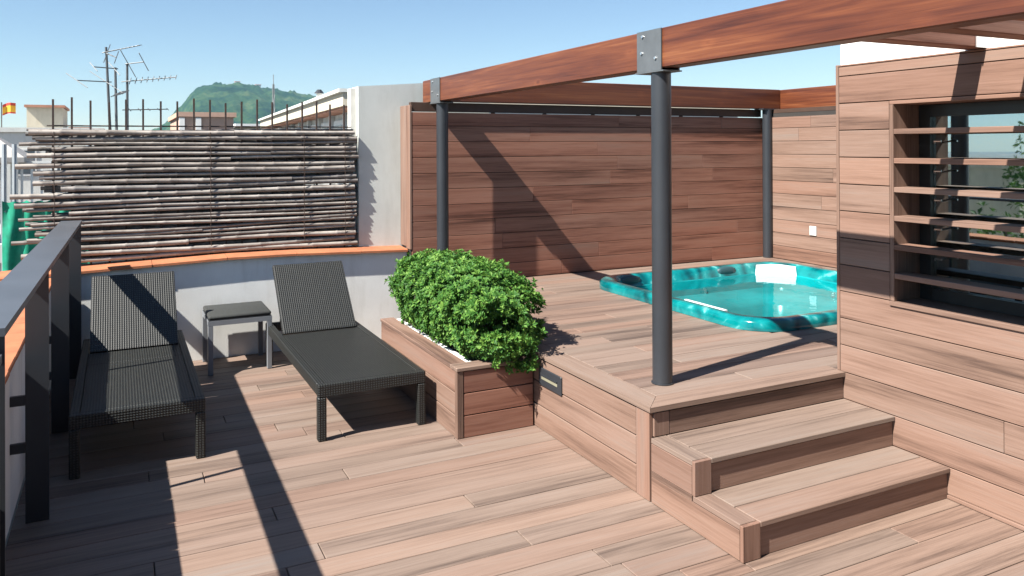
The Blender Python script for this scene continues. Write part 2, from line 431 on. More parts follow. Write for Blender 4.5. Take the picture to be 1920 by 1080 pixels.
# ------------------------------------------------------------------ building on the right, clad in planks, with the louvred window
WY0, WY1, WZ0, WZ1 = .55, 3.09, 1.003, 2.134
bld = empty('clad_building', (4.2, 1.0, 0), 'low rooftop building clad in pinkish timber planks with white wall above', 'building')
YC = 3.497; BY0 = -2.4; CT = 2.384; XI = XW + .03
core = MB()
core.box(XI, 4.30, WY1 + .03, YC - .03, 0, CT - .01).box(XI, 4.30, BY0, WY0 - .03, 0, CT - .01).box(XI, 4.30, WY0 - .03, WY1 + .03, 0, WZ0 - .03).box(XI, 4.30, WY0 - .03, WY1 + .03, WZ1 + .03, CT - .01)
core.build('wall', DARK(), bld)
MB().box(4.302, 7.2, YC - .2, YC - .03, 0, CT - .01).box(4.302, 7.2, BY0, BY0 + .2, 0, CT - .01).box(7.0, 7.2, BY0 + .2, YC - .2, 0, CT - .01).build('outer_wall', WHITE(), bld)
MB().box(4.022, 7.2, BY0, YC - .004, CT - .008, 2.95).build('parapet', WHITE(), bld)
MB().box(4.302, 6.98, BY0 + .22, YC - .22, .02, .06).build('room_floor', plain('room_floor', (.10, .075, .055), .5), bld)
MB().box(4.30, 4.31, WY1 + .0, YC - .22, .06, 2.3).box(6.95, 6.98, BY0 + .22, YC - .22, .06, 2.3).box(4.32, 6.94, BY0 + .24, YC - .24, 2.34, 2.36).build('room_lining', plain('room_lining', (.22, .21, .20), .8), bld)
# rows of planks
zl = [0, .1695, .344] + [.508 + .1649 * k for k in range(11)] + [2.324, CT]
rowz = list(zip(zl[:-1], zl[1:]))
stairs_hide = []
for i, (z0, z1) in enumerate(rowz):
    holes = [(WY0 - .004, WY1 + .03)] if (z1 > WZ0 + .01 and z0 < WZ1 - .01) else []
    zz0, zz1 = z0 + GAP / 2, z1 - GAP / 2
    if i == 0: zz0 = .024
    for s0, s1 in subtract(BY0, YC - .022, holes):
        for a, e in seams(s0, s1, 1.5, 2.7, .5):
            box('wall_plank', XW, XI - .001, a + GAP / 4, e - GAP / 4, zz0, zz1, CY, bld, .002)
box('skirting', XW - .012, XW + .006, BY0, 2.769, .002, .022, CY, bld, .002)
box('corner_board', XW - .003, XI + .2, YC - .021, YC, .51, CT + .012, CZ, bld, .003)
box('cap_board', XW - .004, 4.02, BY0, YC - .022, CT + .0005, CT + .010, CY, bld, .002)
# the window
win = empty('window', (4.1, 1.8, WZ0), None, None); win.parent = bld; win.location = WLOC[win.name] - WLOC[bld.name]
box('frame', XW - .004, 4.24, WY1, WY1 + .026, WZ0 + .0005, WZ1, CZ, win, .002)
box('frame', XW - .004, 4.24, WY0 - .026, WY0, WZ0 + .0005, WZ1, CZ, win, .002)
box('sill', XW - .012, 4.24, WY0 - .026, WY1 + .026, WZ0 - .026, WZ0, CY, win, .002)
box('lintel', XW - .003, 4.24, WY0 - .026, WY1 + .026, WZ1 + .0005, WZ1 + .0215, CY, win, .002)
for z in (1.164, 1.329, 1.494, 1.659, 1.825, 1.993):
    box('slat', XW - .003, XW + .125, WY0 + .001, WY1 - .001, z - .030, z, CY, win, .002)
ALU = plain('window_aluminium', (.012, .013, .014), .35, .05)
fr = MB(); gx = 4.225
for ya in (WY1 - .075, 1.72, WY0 + .005): fr.box(gx - .03, gx + .03, ya, ya + .07, WZ0 + .002, WZ1 - .002)
for za in (WZ0 + .002, WZ1 - .07):
    for a, e in ((WY0 + .076, 1.719), (1.791, WY1 - .076)): fr.box(gx - .03, gx + .03, a, e, za, za + .068)
fr.build('sash', ALU, win)
GLASS = clear('window_glass', (.26, .34, .32), 6.0)
for a, e in ((WY0 + .077, 1.718), (1.792, WY1 - .077)):
    box('pane', gx - .004, gx + .004, a, e, WZ0 + .071, WZ1 - .071, GLASS, win)
STEEL = plain('steel', (.62, .63, .64), .3, .05, 5, metal=.9)
for z in (1.24, 1.41, 1.575, 1.74, 1.91):
    MB().tube([(4.19, 2.985, z), (4.15, 2.955, z + .012), (4.15, 2.915, z + .012)], .006, 6).build('stay', STEEL, win)

# ------------------------------------------------------------------ plank screen walls behind the tub
sw = empty('screen_wall', (5.0, YB, 0), 'long plank-clad screen wall behind the spa tub, facing the steps', 'wall')
MB().box(2.60, XS + .25, YB + .022, 7.72, 0, 2.245).build('wall', DARK(), sw)
rows = []; z = ZD + .002; PB = .1605
while z < 2.235: rows.append((z, min(z + PB, 2.252))); z += PB
for z0, z1 in rows:
    for a, e in seams(2.610, XS - .025, 1.2, 2.6, .4):
        box('wall_plank', a + GAP / 4, e - GAP / 4, YB, YB + .021, z0 + GAP / 2, z1 - GAP / 2, SX, sw, .002)
box('corner_board', 2.586, 2.609, YB - .003, 7.62, .88, 2.322, CZ, sw, .003)
box('end_board', 2.588, 2.608, 7.621, 7.800, .90, 2.322, composite_wood('z'), sw, .003)
box('top_rail', 2.61, XS - .02, YB + .025, YB + .09, 2.262, 2.353, plain('dark_stained_timber', (.055, .03, .02), .6), sw, .003)
xx = 2.9
while xx < 7.1:
    box('rail_block', xx, xx + .03, YB + .045, YB + .085, 2.2525, 2.2615, plain('dark_stained_timber', (.055, .03, .02), .6), sw); xx += .62
sd = empty('side_screen_wall', (XS, 5.5, 0), 'plank-clad side screen wall with a white switch plate behind the tub', 'wall')
MB().box(XS + .022, XS + .24, YC, YB + .02, 0, 2.30).build('wall', DARK(), sd)
for z0, z1 in rows:
    for a, e in seams(YC + .01, YB - .026, 1.1, 2.2, .4):
        box('wall_plank', XS, XS + .021, a + GAP / 4, e - GAP / 4, z0 + GAP / 2, z1 - GAP / 2, CY, sd, .002)
box('corner_board', XS - .022, XS - .001, YB - .024, YB - .001, ZD + .002, 2.25, CZ, sd, .002)
box('top_rail', XS + .03, XS + .10, YC + .01, YB + .01, 2.301, 2.350, plain('dark_stained_timber', (.055, .03, .02), .6), sd, .003)
sp = box('switch_plate', XS - .012, XS - .0005, 6.67, 6.77, .845, .955, plain('white_plastic', (.50, .51, .50), .35, .03), None, .004)
tag(sp, 'small white switch plate on the sunlit side screen wall', 'switch')
kb = box('rocker', XS - .017, XS - .0125, 6.695, 6.745, .87, .93, plain('white_plastic', (.8, .8, .78)), sp, .002)

# ------------------------------------------------------------------ far parapet, coping, grey wall
def zc(x): return .878 + (x + .284) / 1.41 * .045 if x < 1.126 else .923 - (x - 1.126) / 1.41 * .040
par = empty('far_parapet', (.9, YF, 0), 'low off-white rendered parapet with terracotta coping behind the loungers', 'wall')
xs = [-.98, -.3, 0, .4, .8, 1.126, 1.5, 2.0, 2.584]
vs = []; fs = []
for x in xs: vs += [(x, YF, 0), (x, YF, zc(x) - .034), (x, 7.86, zc(x) - .034), (x, 7.86, 0)]
for i in range(len(xs) - 1):
    for k in range(4): fs.append((i * 4 + k, (i + 1) * 4 + k, (i + 1) * 4 + (k + 1) % 4, i * 4 + (k + 1) % 4))
fs += [(0, 1, 2, 3), tuple(len(vs) - 4 + k for k in (3, 2, 1, 0))]
MB().add(vs, fs).build('wall', PARA(), par)
x = -.99
while x < 2.55:
    e = min(x + .62, 2.583)
    if 2.583 - e < .2: e = 2.583
    dz = rnd.uniform(-.001, .001); dy = rnd.uniform(-.003, .002)
    z0, z1 = zc(x) + dz, zc(e) + dz
    vv = []
    for (xx, zz) in ((x + .002, z0), (e - .002, z1)):
        vv += [(xx, YF - .045 + dy, zz - .028), (xx, YF - .045 + dy, zz - .008), (xx, YF - .035 + dy, zz - .001), (xx, 7.88, zz + .012), (xx, 7.88, zz - .032)]
    ff = [(k, 5 + k, 5 + (k + 1) % 5, (k + 1) % 5) for k in range(5)] + [(4, 3, 2, 1, 0), (5, 6, 7, 8, 9)]
    MB().add(vv, ff).build('coping_tile', terracotta(), par); x = e
gw = MB()
gv = [(2.15, 7.802, .3), (8.0, 7.802, .3), (8.0, 8.05, .3), (2.15, 8.05, .3), (2.15, 7.802, 2.505), (2.95, 7.802, 2.605), (8, 7.802, 2.2), (8.0, 8.05, 2.2), (2.95, 8.05, 2.605), (2.15, 8.05, 2.505)]
gv = [(2.15, 7.802, -.03), (3.6, 7.802, -.03), (3.6, 8.05, -.03), (2.15, 8.05, -.03), (2.15, 7.802, 2.515), (3.6, 7.802, 2.63), (3.6, 8.05, 2.63), (2.15, 8.05, 2.515)]
gw.add(gv, [(0, 3, 2, 1), (4, 5, 6, 7), (0, 1, 5, 4), (1, 2, 6, 5), (2, 3, 7, 6), (3, 0, 4, 7)])
g = gw.build('party_wall', GREYW()); tag(g, 'tall grey rendered wall between bamboo fence and plank screen wall', 'wall')
# metal flashing and pipe at its left edge
fl = MB().box(2.10, 2.148, 7.90, 8.03, -.03, 2.50).build('flashing_strip', plain('pale_flashing', (.62, .60, .55), .6), None); tag(fl, 'pale upright flashing strip along the edge of the grey wall', 'flashing')

# ------------------------------------------------------------------ left parapet and guard rail
lp = empty('side_parapet', (-.6, 3.0, 0), 'low white parapet with terracotta coping behind the dark guard rail', 'wall')
MB().box(-.78, -.500, -2.4, YF - .002, 0, .797).build('wall', PARA(), lp)
yy = -2.4
while yy < YF - .05:
    e = min(yy + .30, YF - .046); dz = rnd.uniform(-.002, .003)
    box('coping_tile', -.81, -.480 + rnd.uniform(-.004, .003), yy + .002, e - .002, .801 + dz, .830 + dz, terracotta(), lp, .006); yy = e
rail = empty('guard_rail', (-.38, 5.3, 0), 'dark metal guard rail with flat cap and wide upright fins beside the loungers', 'railing')
def rx(y): return -.345 + (y - 3.2) * .014
def railseg(parent, ya, yb_, zt, fins):
    mb = MB(); c = []
    for y_ in (ya, yb_):
        c += [(rx(y_) - .155, y_, zt - .028), (rx(y_), y_, zt - .028), (rx(y_), y_, zt), (rx(y_) - .155, y_, zt)]
    mb.add(c, [(0, 1, 2, 3), (7, 6, 5, 4), (0, 4, 5, 1), (1, 5, 6, 2), (2, 6, 7, 3), (3, 7, 4, 0)]).build('cap', CAPM(), parent)
    for f_ in fins:
        x1 = rx(f_) - .004
        box('fin', x1 - .105, x1, f_, f_ + .012, .001, zt - .0285, METAL(), parent)
        for zb in (.36, .60):
            box('bracket', -.4995, x1 - .1055, f_ - .004, f_ + .016, zb, zb + .05, METAL(), parent)
railseg(rail, 3.13, YF - .06, 1.30, (3.15, 4.69, 6.09, 7.46))
rail2 = empty('guard_rail', (-.38, 1.6, 0), 'lower run of dark metal guard rail, stepped down from the lounger run', 'railing')
railseg(rail2, -.6, 3.06, 1.228, (-.5, .7, 1.9, 3.03))

# ------------------------------------------------------------------ pergola
perg = empty('pergola', (2.856, 5.0, 0), 'pergola of red-brown varnished beams on round grey steel posts over the deck', 'pergola')
BX0, BX1, BZ0, BZ1 = 2.798, 2.915, 2.352, 2.580
VY = varnished('y'); VX = varnished('x')
box('beam', BX0, BX1, 3.80, 7.70, BZ0, BZ1, VY, perg, .006)
box('beam', BX0 + .001, BX1 - .001, -1.2, 3.797, BZ0 + .001, BZ1 + .003, VY, perg, .006)
box('beam', BX1 + .003, 7.485, 7.44, 7.555, 2.362, 2.607, VX, perg, .006)
box('beam', 7.488, 7.60, 3.55, 7.555, 2.358, 2.604, VY, perg, .006)
GALV = plain('grey_bracket_steel', (.12, .13, .137), .45, .12, 9, metal=.35)
def post(x, y, z0, z1, ya, yb_, side=True):
    p = MB().tube([(x, y, z0), (x, y, z1)], .0585, 28).build('post', METAL(), perg); shade_auto(p)
    MB().tube([(x, y, z0 + .0005), (x, y, z0 + .006)], .066, 28).build('base_ring', METAL(), perg)
    br = MB()
    br.box(BX0 - .009, BX0 - .001, ya, yb_, BZ0 - .012, BZ1 + .002).box(BX1 + .001, BX1 + .009, ya, yb_, BZ0 - .012, BZ1 + .002).box(BX0 - .009, BX1 + .009, ya - .02, yb_ + .02, BZ0 - .020, BZ0 - .0125)
    bk = br.build('bracket', GALV, perg)
    for yk, zk in ((ya + .05, BZ0 + .06), (yb_ - .05, BZ0 + .1), (yb_ - .06, BZ1 - .03)):
        MB().tube([(BX0 - .0095, yk, zk), (BX0 - .017, yk, zk)], .009, 6).build('bolt', STEEL, bk)
post(2.856, 3.775, ZD + .0015, BZ0 - .0205, 3.686, 3.921)
post(2.856, 7.30, ZD + .0015, BZ0 - .0205, 7.20, 7.45)
p = MB().tube([(7.235, 7.41, ZD + .0015), (7.235, 7.41, 2.346)], .0585, 28).build('post', METAL(), perg); shade_auto(p)
MB().box(7.13, 7.34, 7.36, 7.52, 2.3465, 2.3615).build('post_plate', METAL(), perg)
for y_ in (2.605, 2.245, 1.885, 1.525, 1.165, .80, .44):
    box('rafter', BX1 + .002, XW + .03, y_ - .055, y_ + .055, 2.398, 2.53, SX, perg, .005)
    box('rafter_shoe', 3.90, 4.018, y_ - .062, y_ - .0565, 2.397, 2.49, STEEL, perg)

# ------------------------------------------------------------------ step light in the deck side
lt = empty('step_light', (XD, 4.53, .36), 'small grey recessed step light in the deck side beside the planter', 'light')
box('housing', XD - .014, XD - .0015, 4.385, 4.685, .305, .425, METAL(), lt, .004)
box('lens', XD - .0165, XD - .0145, 4.43, 4.64, .352, .372, plain('pale_lens', (.22, .21, .15), .3), lt)
box('louvre', XD - .022, XD - .0145, 4.43, 4.64, .376, .384, METAL(), lt)

# ------------------------------------------------------------------ planter and hedge
pl = empty('planter', (2.24, 5.5, 0), 'timber-clad planter box between lounger and raised deck', 'planter')
PX0, PX1, PY0, PY1, PH = 1.961, 2.517, 4.763, 6.43, .464
ph = (PH - .026) / 3
for r in range(3):
    z0, z1 = r * ph + .002, (r + 1) * ph - GAP
    box('plank', PX0 + .046, PX1, PY0, PY0 + .02, z0, z1, SX, pl, .002)
    box('plank', PX0, PX0 + .02, PY0 + .046, PY1, z0, z1, CY, pl, .002)
box('corner_post', PX0 - .002, PX0 + .042, PY0 - .002, PY0 + .042, .001, PH - .027, CZ, pl, .003)
box('rim', PX0 - .008, PX0 + .11, PY0 + .115, PY1 + .004, PH - .026, PH, CY, pl, .004)
box('rim', PX0 - .008, PX1, PY0 - .008, PY0 + .112, PH - .0265, PH - .0005, CX, pl, .004)
MB().box(PX0 + .11, PX0 + .165, PY0 + .14, PY1 - .02, .05, PH - .012).box(PX0 + .166, PX1, PY0 + .115, PY0 + .14, .05, PH - .03).build('liner', plain('white_liner', (.82, .83, .80), .5, .04), pl)
box('soil', PX0 + .168, PX1, PY0 + .142, PY1 - .02, .03, PH - .05, plain('soil', (.06, .04, .028), .95, .4, 30, bump=.8), pl)
box('back_board', PX0 + .024, PX1, PY1 - .018, PY1, .002, PH - .03, CX, pl)

def leaf_cloud(name, points, mat, parent, size, per=8, seed=3, flat=.35):
    """points: (pos, normal, scale). A rosette of folded leaves at each"""
    rg = random.Random(seed); V = []; F = []
    for pos, nrm, s in points:
        nrm = Vector(nrm).normalized(); a = nrm.orthogonal().normalized(); c = nrm.cross(a)
        ph0 = rg.uniform(0, 6.28)
        for k in range(per):
            th = ph0 + 2.4 * k; el = flat + .75 * (k / per) + rg.uniform(-.2, .2)
            d = (a * math.cos(th) + c * math.sin(th)) * math.cos(el) + nrm * math.sin(el)
            sd_ = d.cross(nrm)
            if sd_.length < 1e-3: sd_ = a
            sd_.normalize(); un = sd_.cross(d)
            L = size * s * rg.uniform(.75, 1.2); W = L * .23
            b0 = pos + d * (.10 * L); md = pos + d * (.62 * L) - un * (.05 * L); tp = pos + d * L - un * (.14 * L)
            i = len(V); V += [b0, md + sd_ * W + un * W * .35, tp, md - sd_ * W + un * W * .35, md]
            F += [(i, i + 1, i + 4), (i + 1, i + 2, i + 4), (i + 2, i + 3, i + 4), (i + 3, i, i + 4)]
    o = meshobj(name, V, F, mat, parent); return o
hd = empty('hedge', (2.27, 5.6, PH - .05), 'dense bright green rounded hedge shrub growing in the timber planter', 'shrub')
rg = random.Random(11)
pts = []
cx_, cy_, cz_ = 2.33, 5.63, .735
ax, ay, az = .36, .98, .305
def bumpy(p):
    return 1 + .06 * math.sin(p.x * 14 + 1.3) * math.sin(p.y * 11 + .4) + .045 * math.sin(p.y * 23 + p.z * 17) + .045 * math.sin(p.z * 23 + p.x * 17)
for i in range(7600):
    while True:
        d = Vector((rg.gauss(0, 1), rg.gauss(0, 1), rg.gauss(0, 1))).normalized()
        if d.z > -.75: break
    # superellipsoid-like direction stretch
    e = .78
    q_ = Vector((math.copysign(abs(d.x) ** e, d.x) * ax, math.copysign(abs(d.y) ** e, d.y) * ay, math.copysign(abs(d.z) ** e, d.z) * az))
    dep = 1 - (abs(rg.gauss(0, .10)) if i % 4 else rg.uniform(.08, .45)) + (rg.uniform(.03, .13) if i % 17 == 0 and d.z > -.2 else 0)
    pos = Vector((cx_, cy_, cz_)) + q_ * bumpy(q_) * dep
    pos.z -= .05 * (pos.y < 5.0) * (1 if d.z < 0 else .2)
    if pos.z < PH - .02 and (pos.y > 5.1): pos.z = PH + rg.uniform(-.02, .06)
    if pos.x < PX0 + .10 and pos.z < PH + .1: pos.x = PX0 + .12 + rg.uniform(0, .05)
    nr = Vector((d.x / ax, d.y / ay, d.z / az)).normalized() + Vector((-.15, -.05, .45)) + Vector((rg.gauss(0, .3), rg.gauss(0, .3), rg.gauss(0, .3)))
    pts.append((pos, nr, rg.uniform(.5, 1.3)))
# drooping sprigs over the front rim
for i in range(120):
    pos = Vector((rg.uniform(2.18, 2.50), rg.uniform(4.66, 4.80), rg.uniform(.40, .62)))
    if pos.z < .47: pos.y = min(pos.y, 4.735); pos.x = rg.gauss(2.42, .05)
    pts.append((pos, (rg.gauss(0, .4), -1, rg.gauss(-.1, .5)), rg.uniform(.6, 1.0)))
LEAF = leafmat('hedge_leaf', (.012, .050, .009), (.056, .160, .026), (.175, .31, .055))
leaf_cloud('foliage', pts, LEAF, hd, .036, 8)['kind'] = 'stuff'
st = MB()
for i in range(26):
    x0, y0 = rg.uniform(2.16, 2.45), rg.uniform(4.98, 6.3)
    a = Vector((x0, y0, PH - .06)); e_ = Vector((x0 + rg.gauss(0, .1), y0 + rg.gauss(0, .12), rg.uniform(.75, .95)))
    st.tube([a, (a + e_) / 2 + Vector((rg.gauss(0, .03), rg.gauss(0, .03), 0)), e_], [.011, .008, .004], 6)
st.build('stems', plain('bark', (.10, .07, .05), .9, .3, 30), hd)

# ------------------------------------------------------------------ spa tub
tub = empty('spa_tub', (5.45, 5.57, ZD), 'sunken spa tub of marbled teal acrylic filled with water', 'spa tub')
def rrect(x0, x1, y0, y1, r, z, n=10):
    out = []
    for (cx, cy, a0) in ((x1 - r, y1 - r, 0), (x0 + r, y1 - r, 90), (x0 + r, y0 + r, 180), (x1 - r, y0 + r, 270)):
        for k in range(n + 1):
            a = R_(a0 + 90 * k / n); out.append((cx + r * math.cos(a), cy + r * math.sin(a), z))
    return out
RZ = ZD + .09
prof = [(.0, ZD + .002, .34), (.0, ZD + .055, .34), (.012, RZ - .012, .335), (.032, RZ, .32), (.085, RZ + .003, .30), (.115, RZ - .006, .29), (.135, RZ - .03, .28), (.175, ZD - .01, .26), (.20, ZD - .09, .26), (.215, ZD - .16, .25)]
prof += [(.60, ZD - .20, .20), (.64, ZD - .25, .20), (.68, .03, .2)]
rings = [rrect(TX0 + i_, TX1 - i_, TY0 + i_, TY1 - i_, r_, z_) for i_, z_, r_ in prof]
def ringmesh(name, rs, mat, floor_):
    nr_ = len(rs[0]); vs = [p_ for r_ in rs for p_ in r_]; fs = []
    for i in range(len(rs) - 1):
        for k in range(nr_): fs.append((i * nr_ + k, i * nr_ + (k + 1) % nr_, (i + 1) * nr_ + (k + 1) % nr_, (i + 1) * nr_ + k))
    if floor_: fs.append(tuple((len(rs) - 1) * nr_ + k for k in range(nr_)))
    shade_auto(MB().add(vs, fs).build(name, mat, tub), 50)
ringmesh('shell', rings[:8], acrylic(), False)
ringmesh('basin', rings[7:], plain('basin_acrylic', (.004, .23, .245), .2, .22, 2.2), True)
wz = ZD - .018
WATER = clear('water', (.62, .97, .97), 1.33, .13, 3.2)
wr = rrect(TX0 + .176, TX1 - .176, TY0 + .176, TY1 - .176, .26, wz)
meshobj('water', wr, [tuple(range(len(wr)))], WATER, tub)
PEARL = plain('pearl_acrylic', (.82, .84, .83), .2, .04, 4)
# white panel across the far right corner, facing back into the tub
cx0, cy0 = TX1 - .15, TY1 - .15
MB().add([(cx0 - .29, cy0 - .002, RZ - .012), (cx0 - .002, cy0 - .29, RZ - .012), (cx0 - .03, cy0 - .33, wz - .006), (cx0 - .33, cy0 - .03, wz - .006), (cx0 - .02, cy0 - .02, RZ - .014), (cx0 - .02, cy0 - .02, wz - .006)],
         [(0, 1, 2, 3), (0, 4, 1), (3, 2, 5), (1, 4, 5, 2), (0, 3, 5, 4)]).build('corner_panel', PEARL, tub)
PIL = plain('pillow_foam', (.02, .06, .07), .5, .1)
def pillow(x, y, rz):
    mb = MB(); k = 10; V = []; F = []
    for j in range(7):
        u = -1 + 2 * j / 6; hgt = math.sqrt(max(0, 1 - u * u)) * .5 + .5
        for i in range(k):
            a = 2 * math.pi * i / k; c_, s_ = math.cos(a), math.sin(a)
            px_, py_, pz_ = u * .12, c_ * .03 * hgt, s_ * .05 * hgt
            V.append((x + px_ * math.cos(rz) - py_ * math.sin(rz), y + px_ * math.sin(rz) + py_ * math.cos(rz), RZ - .05 + pz_))
    for j in range(6):
        for i in range(k): F.append((j * k + i, j * k + (i + 1) % k, (j + 1) * k + (i + 1) % k, (j + 1) * k + i))
    F += [tuple(range(k)), tuple(6 * k + i for i in range(k))]
    mb.add(V, F).build('pillow', PIL, tub, True)
pillow(4.60, 6.61, 0); pillow(5.86, 6.62, 0)
for x_, y_ in ((TX1 - .205, 5.2), (TX1 - .205, 5.75), (4.9, TY1 - .2), (5.5, TY1 - .2), (TX0 + .21, 5.3)):
    MB().tube([(x_ - .006, y_ - .006, wz - .12), (x_ + .012, y_ + .012, wz - .12)], .035, 14).build('jet', STEEL, tub)
MB().box(TX0 + .10, TX0 + .125, 4.85, 5.35, RZ - .012, RZ + .004).build('skimmer_grip', PEARL, tub)
MB().tube([(6.50, 4.95, RZ + .006), (6.50, 4.95, RZ + .03)], .045, 16).build('control_knob', PEARL, tub)

# ------------------------------------------------------------------ loungers and table
WK = wicker()
def uvbox(name, corners8, mat, parent, su=1, sv=1, bevel=.008, origin=None):
    """a sheared box given its 8 corners (bottom 4, top 4); UVs in metres"""
    bm = bmesh.new(); vs_ = [bm.verts.new(c) for c in corners8]
    for f in ((3, 2, 1, 0), (4, 5, 6, 7), (0, 1, 5, 4), (1, 2, 6, 5), (2, 3, 7, 6), (3, 0, 4, 7)): bm.faces.new([vs_[i] for i in f])
    if bevel: bmesh.ops.bevel(bm, geom=bm.edges[:] + bm.verts[:], offset=bevel, segments=2, affect='EDGES', profile=.5)
    uv = bm.loops.layers.uv.new('UVMap')
    for f in bm.faces:
        nn = f.normal; f.smooth = False
        for lp_ in f.loops:
            c = lp_.vert.co
            if abs(nn.x) > .7: lp_[uv].uv = (c.y, c.z)
            elif abs(nn.y) > .75: lp_[uv].uv = (c.x, c.z)
            else: lp_[uv].uv = (c.x, math.hypot(c.y, c.z) if abs(nn.y) > .3 else c.y)
    c0 = sum((Vector(c) for c in corners8), Vector()) / 8
    me = bpy.data.meshes.new(name); bm.to_mesh(me); bm.free()
    for v_ in me.vertices: v_.co -= c0
    me.materials.append(mat); o = bpy.data.objects.new(name, me); return reg(o, c0, parent)
def c8(x0, x1, y0, y1, z0, z1): return [(x0, y0, z0), (x1, y0, z0), (x1, y1, z0), (x0, y1, z0), (x0, y0, z1), (x1, y0, z1), (x1, y1, z1), (x0, y1, z1)]
LW = .735; LL = 2.06; LH = .365
def make_lounger(x, y, label):
    t_ = empty('sun_lounger', (x, y, 0), label, 'lounger', 'wicker sun loungers')
    # side rails, end aprons
    uvbox('side_rail', c8(x, x + .055, y + .056, y + LL - .056, LH - .075, LH), WK, t_)
    uvbox('side_rail', c8(x + LW - .055, x + LW, y + .056, y + LL - .056, LH - .075, LH), WK, t_)
    uvbox('apron', c8(x, x + LW, y, y + .055, LH - .08, LH + .001), WK, t_)
    uvbox('apron', c8(x, x + LW, y + LL - .055, y + LL, LH - .075, LH), WK, t_)
    uvbox('seat', c8(x + .056, x + LW - .056, y + .056, y + 1.18, LH - .05, LH - .001), WK, t_, bevel=.006)
    uvbox('hinge_panel', c8(x + .056, x + LW - .056, y + 1.19, y + 1.54, LH - .05, LH - .004), WK, t_, bevel=.006)
    # tilted back
    a = Vector((0, y + 1.545, LH + .005)); b_ = Vector((0, y + 2.04, LH + .505)); nn = Vector((0, -(b_ - a).z, (b_ - a).y)).normalized() * .04
    x0, x1 = x + .06, x + LW - .06
    P_ = lambda xx, q_: (xx, q_.y, q_.z)
    uvbox('backrest', [P_(x0, a - nn), P_(x1, a - nn), P_(x1, b_ - nn), P_(x0, b_ - nn), P_(x0, a), P_(x1, a), P_(x1, b_), P_(x0, b_)], WK, t_)
    bar = MB()
    for xx in (x + .12, x + LW - .12): bar.tube([(xx, y + 1.90, LH + .30), (xx, y + 2.0, LH - .04)], .011, 6)
    bar.build('back_prop', METAL(), t_)
    for lx in (x, x + LW - .056):
        for ly in (y, y + LL - .056):
            uvbox('leg', c8(lx, lx + .056, ly, ly + .056, .001, LH - .081), WK, t_)
    return t_
make_lounger(1.140, 5.120, 'dark wicker sun lounger fully in the sun between side table and planter')
make_lounger(-.267, 5.185, 'dark wicker sun lounger half in shade beside the metal guard rail')
tb = empty('side_table', (.91, 7.27, 0), 'small square side table with grey metal legs and dark cushion between loungers', 'table')
TXa, TXb, TYa, TYb = .655, 1.172, 7.025, 7.55
TGREY = plain('table_aluminium', (.16, .17, .185), .4, .08, 4)
for lx in (TXa, TXb - .04):
    for ly in (TYa, TYb - .04): box('leg', lx, lx + .04, ly, ly + .04, .001, .412, TGREY, tb, .003)
MB().box(TXa, TXb, TYa, TYa + .04, .413, .452).box(TXa, TXb, TYb - .04, TYb, .413, .452).box(TXa, TXa + .04, TYa + .041, TYb - .041, .413, .452).box(TXb - .04, TXb, TYa + .041, TYb - .041, .413, .452).build('frame', TGREY, tb)
box('top', TXa + .005, TXb - .005, TYa + .005, TYb - .005, .4525, .460, METAL(), tb)
cu = uvbox('cushion', c8(TXa + .004, TXb - .004, TYa + .004, TYb - .004, .4605, .496), plain('cushion_fabric', (.026, .028, .027), .85, .15, 40, bump=.3), tb, bevel=.016)
for f in cu.data.polygons: f.use_smooth = True

# ------------------------------------------------------------------ bamboo fence
bf = empty('bamboo_fence', (.7, 7.80, .9), 'weathered grey bamboo pole fence wired to iron rods on the parapet', 'fence')
def bamboo_mat():
    mt, n, l, b = newmat('bamboo')
    v, rd = objcoord(n, l, (1.3, 16, 16)); t = noise(n, 1, 5, .65, .4); l.new(v, t.inputs['Vector'])
    v2, _ = objcoord(n, l, (22, 22, 22)); t2 = noise(n, 1, 4, .7); l.new(v2, t2.inputs['Vector'])
    rp = ramp(n, [(.3, (.12, .105, .095)), (.46, (.25, .228, .210)), (.60, (.36, .335, .312)), (.78, (.46, .44, .41))]); l.new(t.outputs[0], rp.inputs[0])
    rb = ramp(n, [(0, (.70, .70, .71)), (.4, (1, .98, .95)), (.7, (.84, .79, .75)), (1, (1.08, 1.06, 1.02))]); l.new(rd, rb.inputs[0])
    c = mixc(n, l, rp.outputs[0], rb.outputs[0], 1, 'MULTIPLY')
    r3 = ramp(n, [(.35, (.55, .5, .48)), (.5, (1, 1, 1))]); l.new(t2.outputs[0], r3.inputs[0])
    c = mixc(n, l, c, r3.outputs[0], .5, 'MULTIPLY')
    l.new(c, b.inputs['Base Color']); b.inputs['Roughness'].default_value = .55; addbump(n, l, b, t.outputs[0], .3, .003); return mt
BAM = bamboo_mat()
BAMD = plain('old_bamboo', (.15, .135, .125), .7, .45, 14, bump=.3)
def pole(x0, x1, y, z0, z1, r, sd_, mat=None):
    rg = random.Random(sd_); pts = []; rad = []
    L = x1 - x0; node = x0 + rg.uniform(.05, .25); nodes = []
    while node < x1: nodes.append(node); node += rg.uniform(.24, .36)
    xs_ = sorted(set([x0, x1] + [n_ + d for n_ in nodes for d in (-.012, 0, .012) if x0 < n_ + d < x1]))
    ph_ = rg.uniform(0, 6); am = rg.uniform(.003, .011)
    for x in xs_:
        f = (x - x0) / L
        pts.append((x, y + am * .5 * math.cos(2.1 * x + ph_), z0 + (z1 - z0) * f + am * math.sin(2.3 * x + ph_)))
        k = 1.14 if any(abs(x - n_) < .002 for n_ in nodes) else .97
        rad.append(r * k * (1.08 - .2 * f if sd_ % 2 else .9 + .2 * f))
    o = MB().tube(pts, rad, 8).build('bamboo_pole', mat or BAM, bf, True, fixn=False); shade_auto(o, 60)
    return o
rg = random.Random(5); i = 0
z = .925
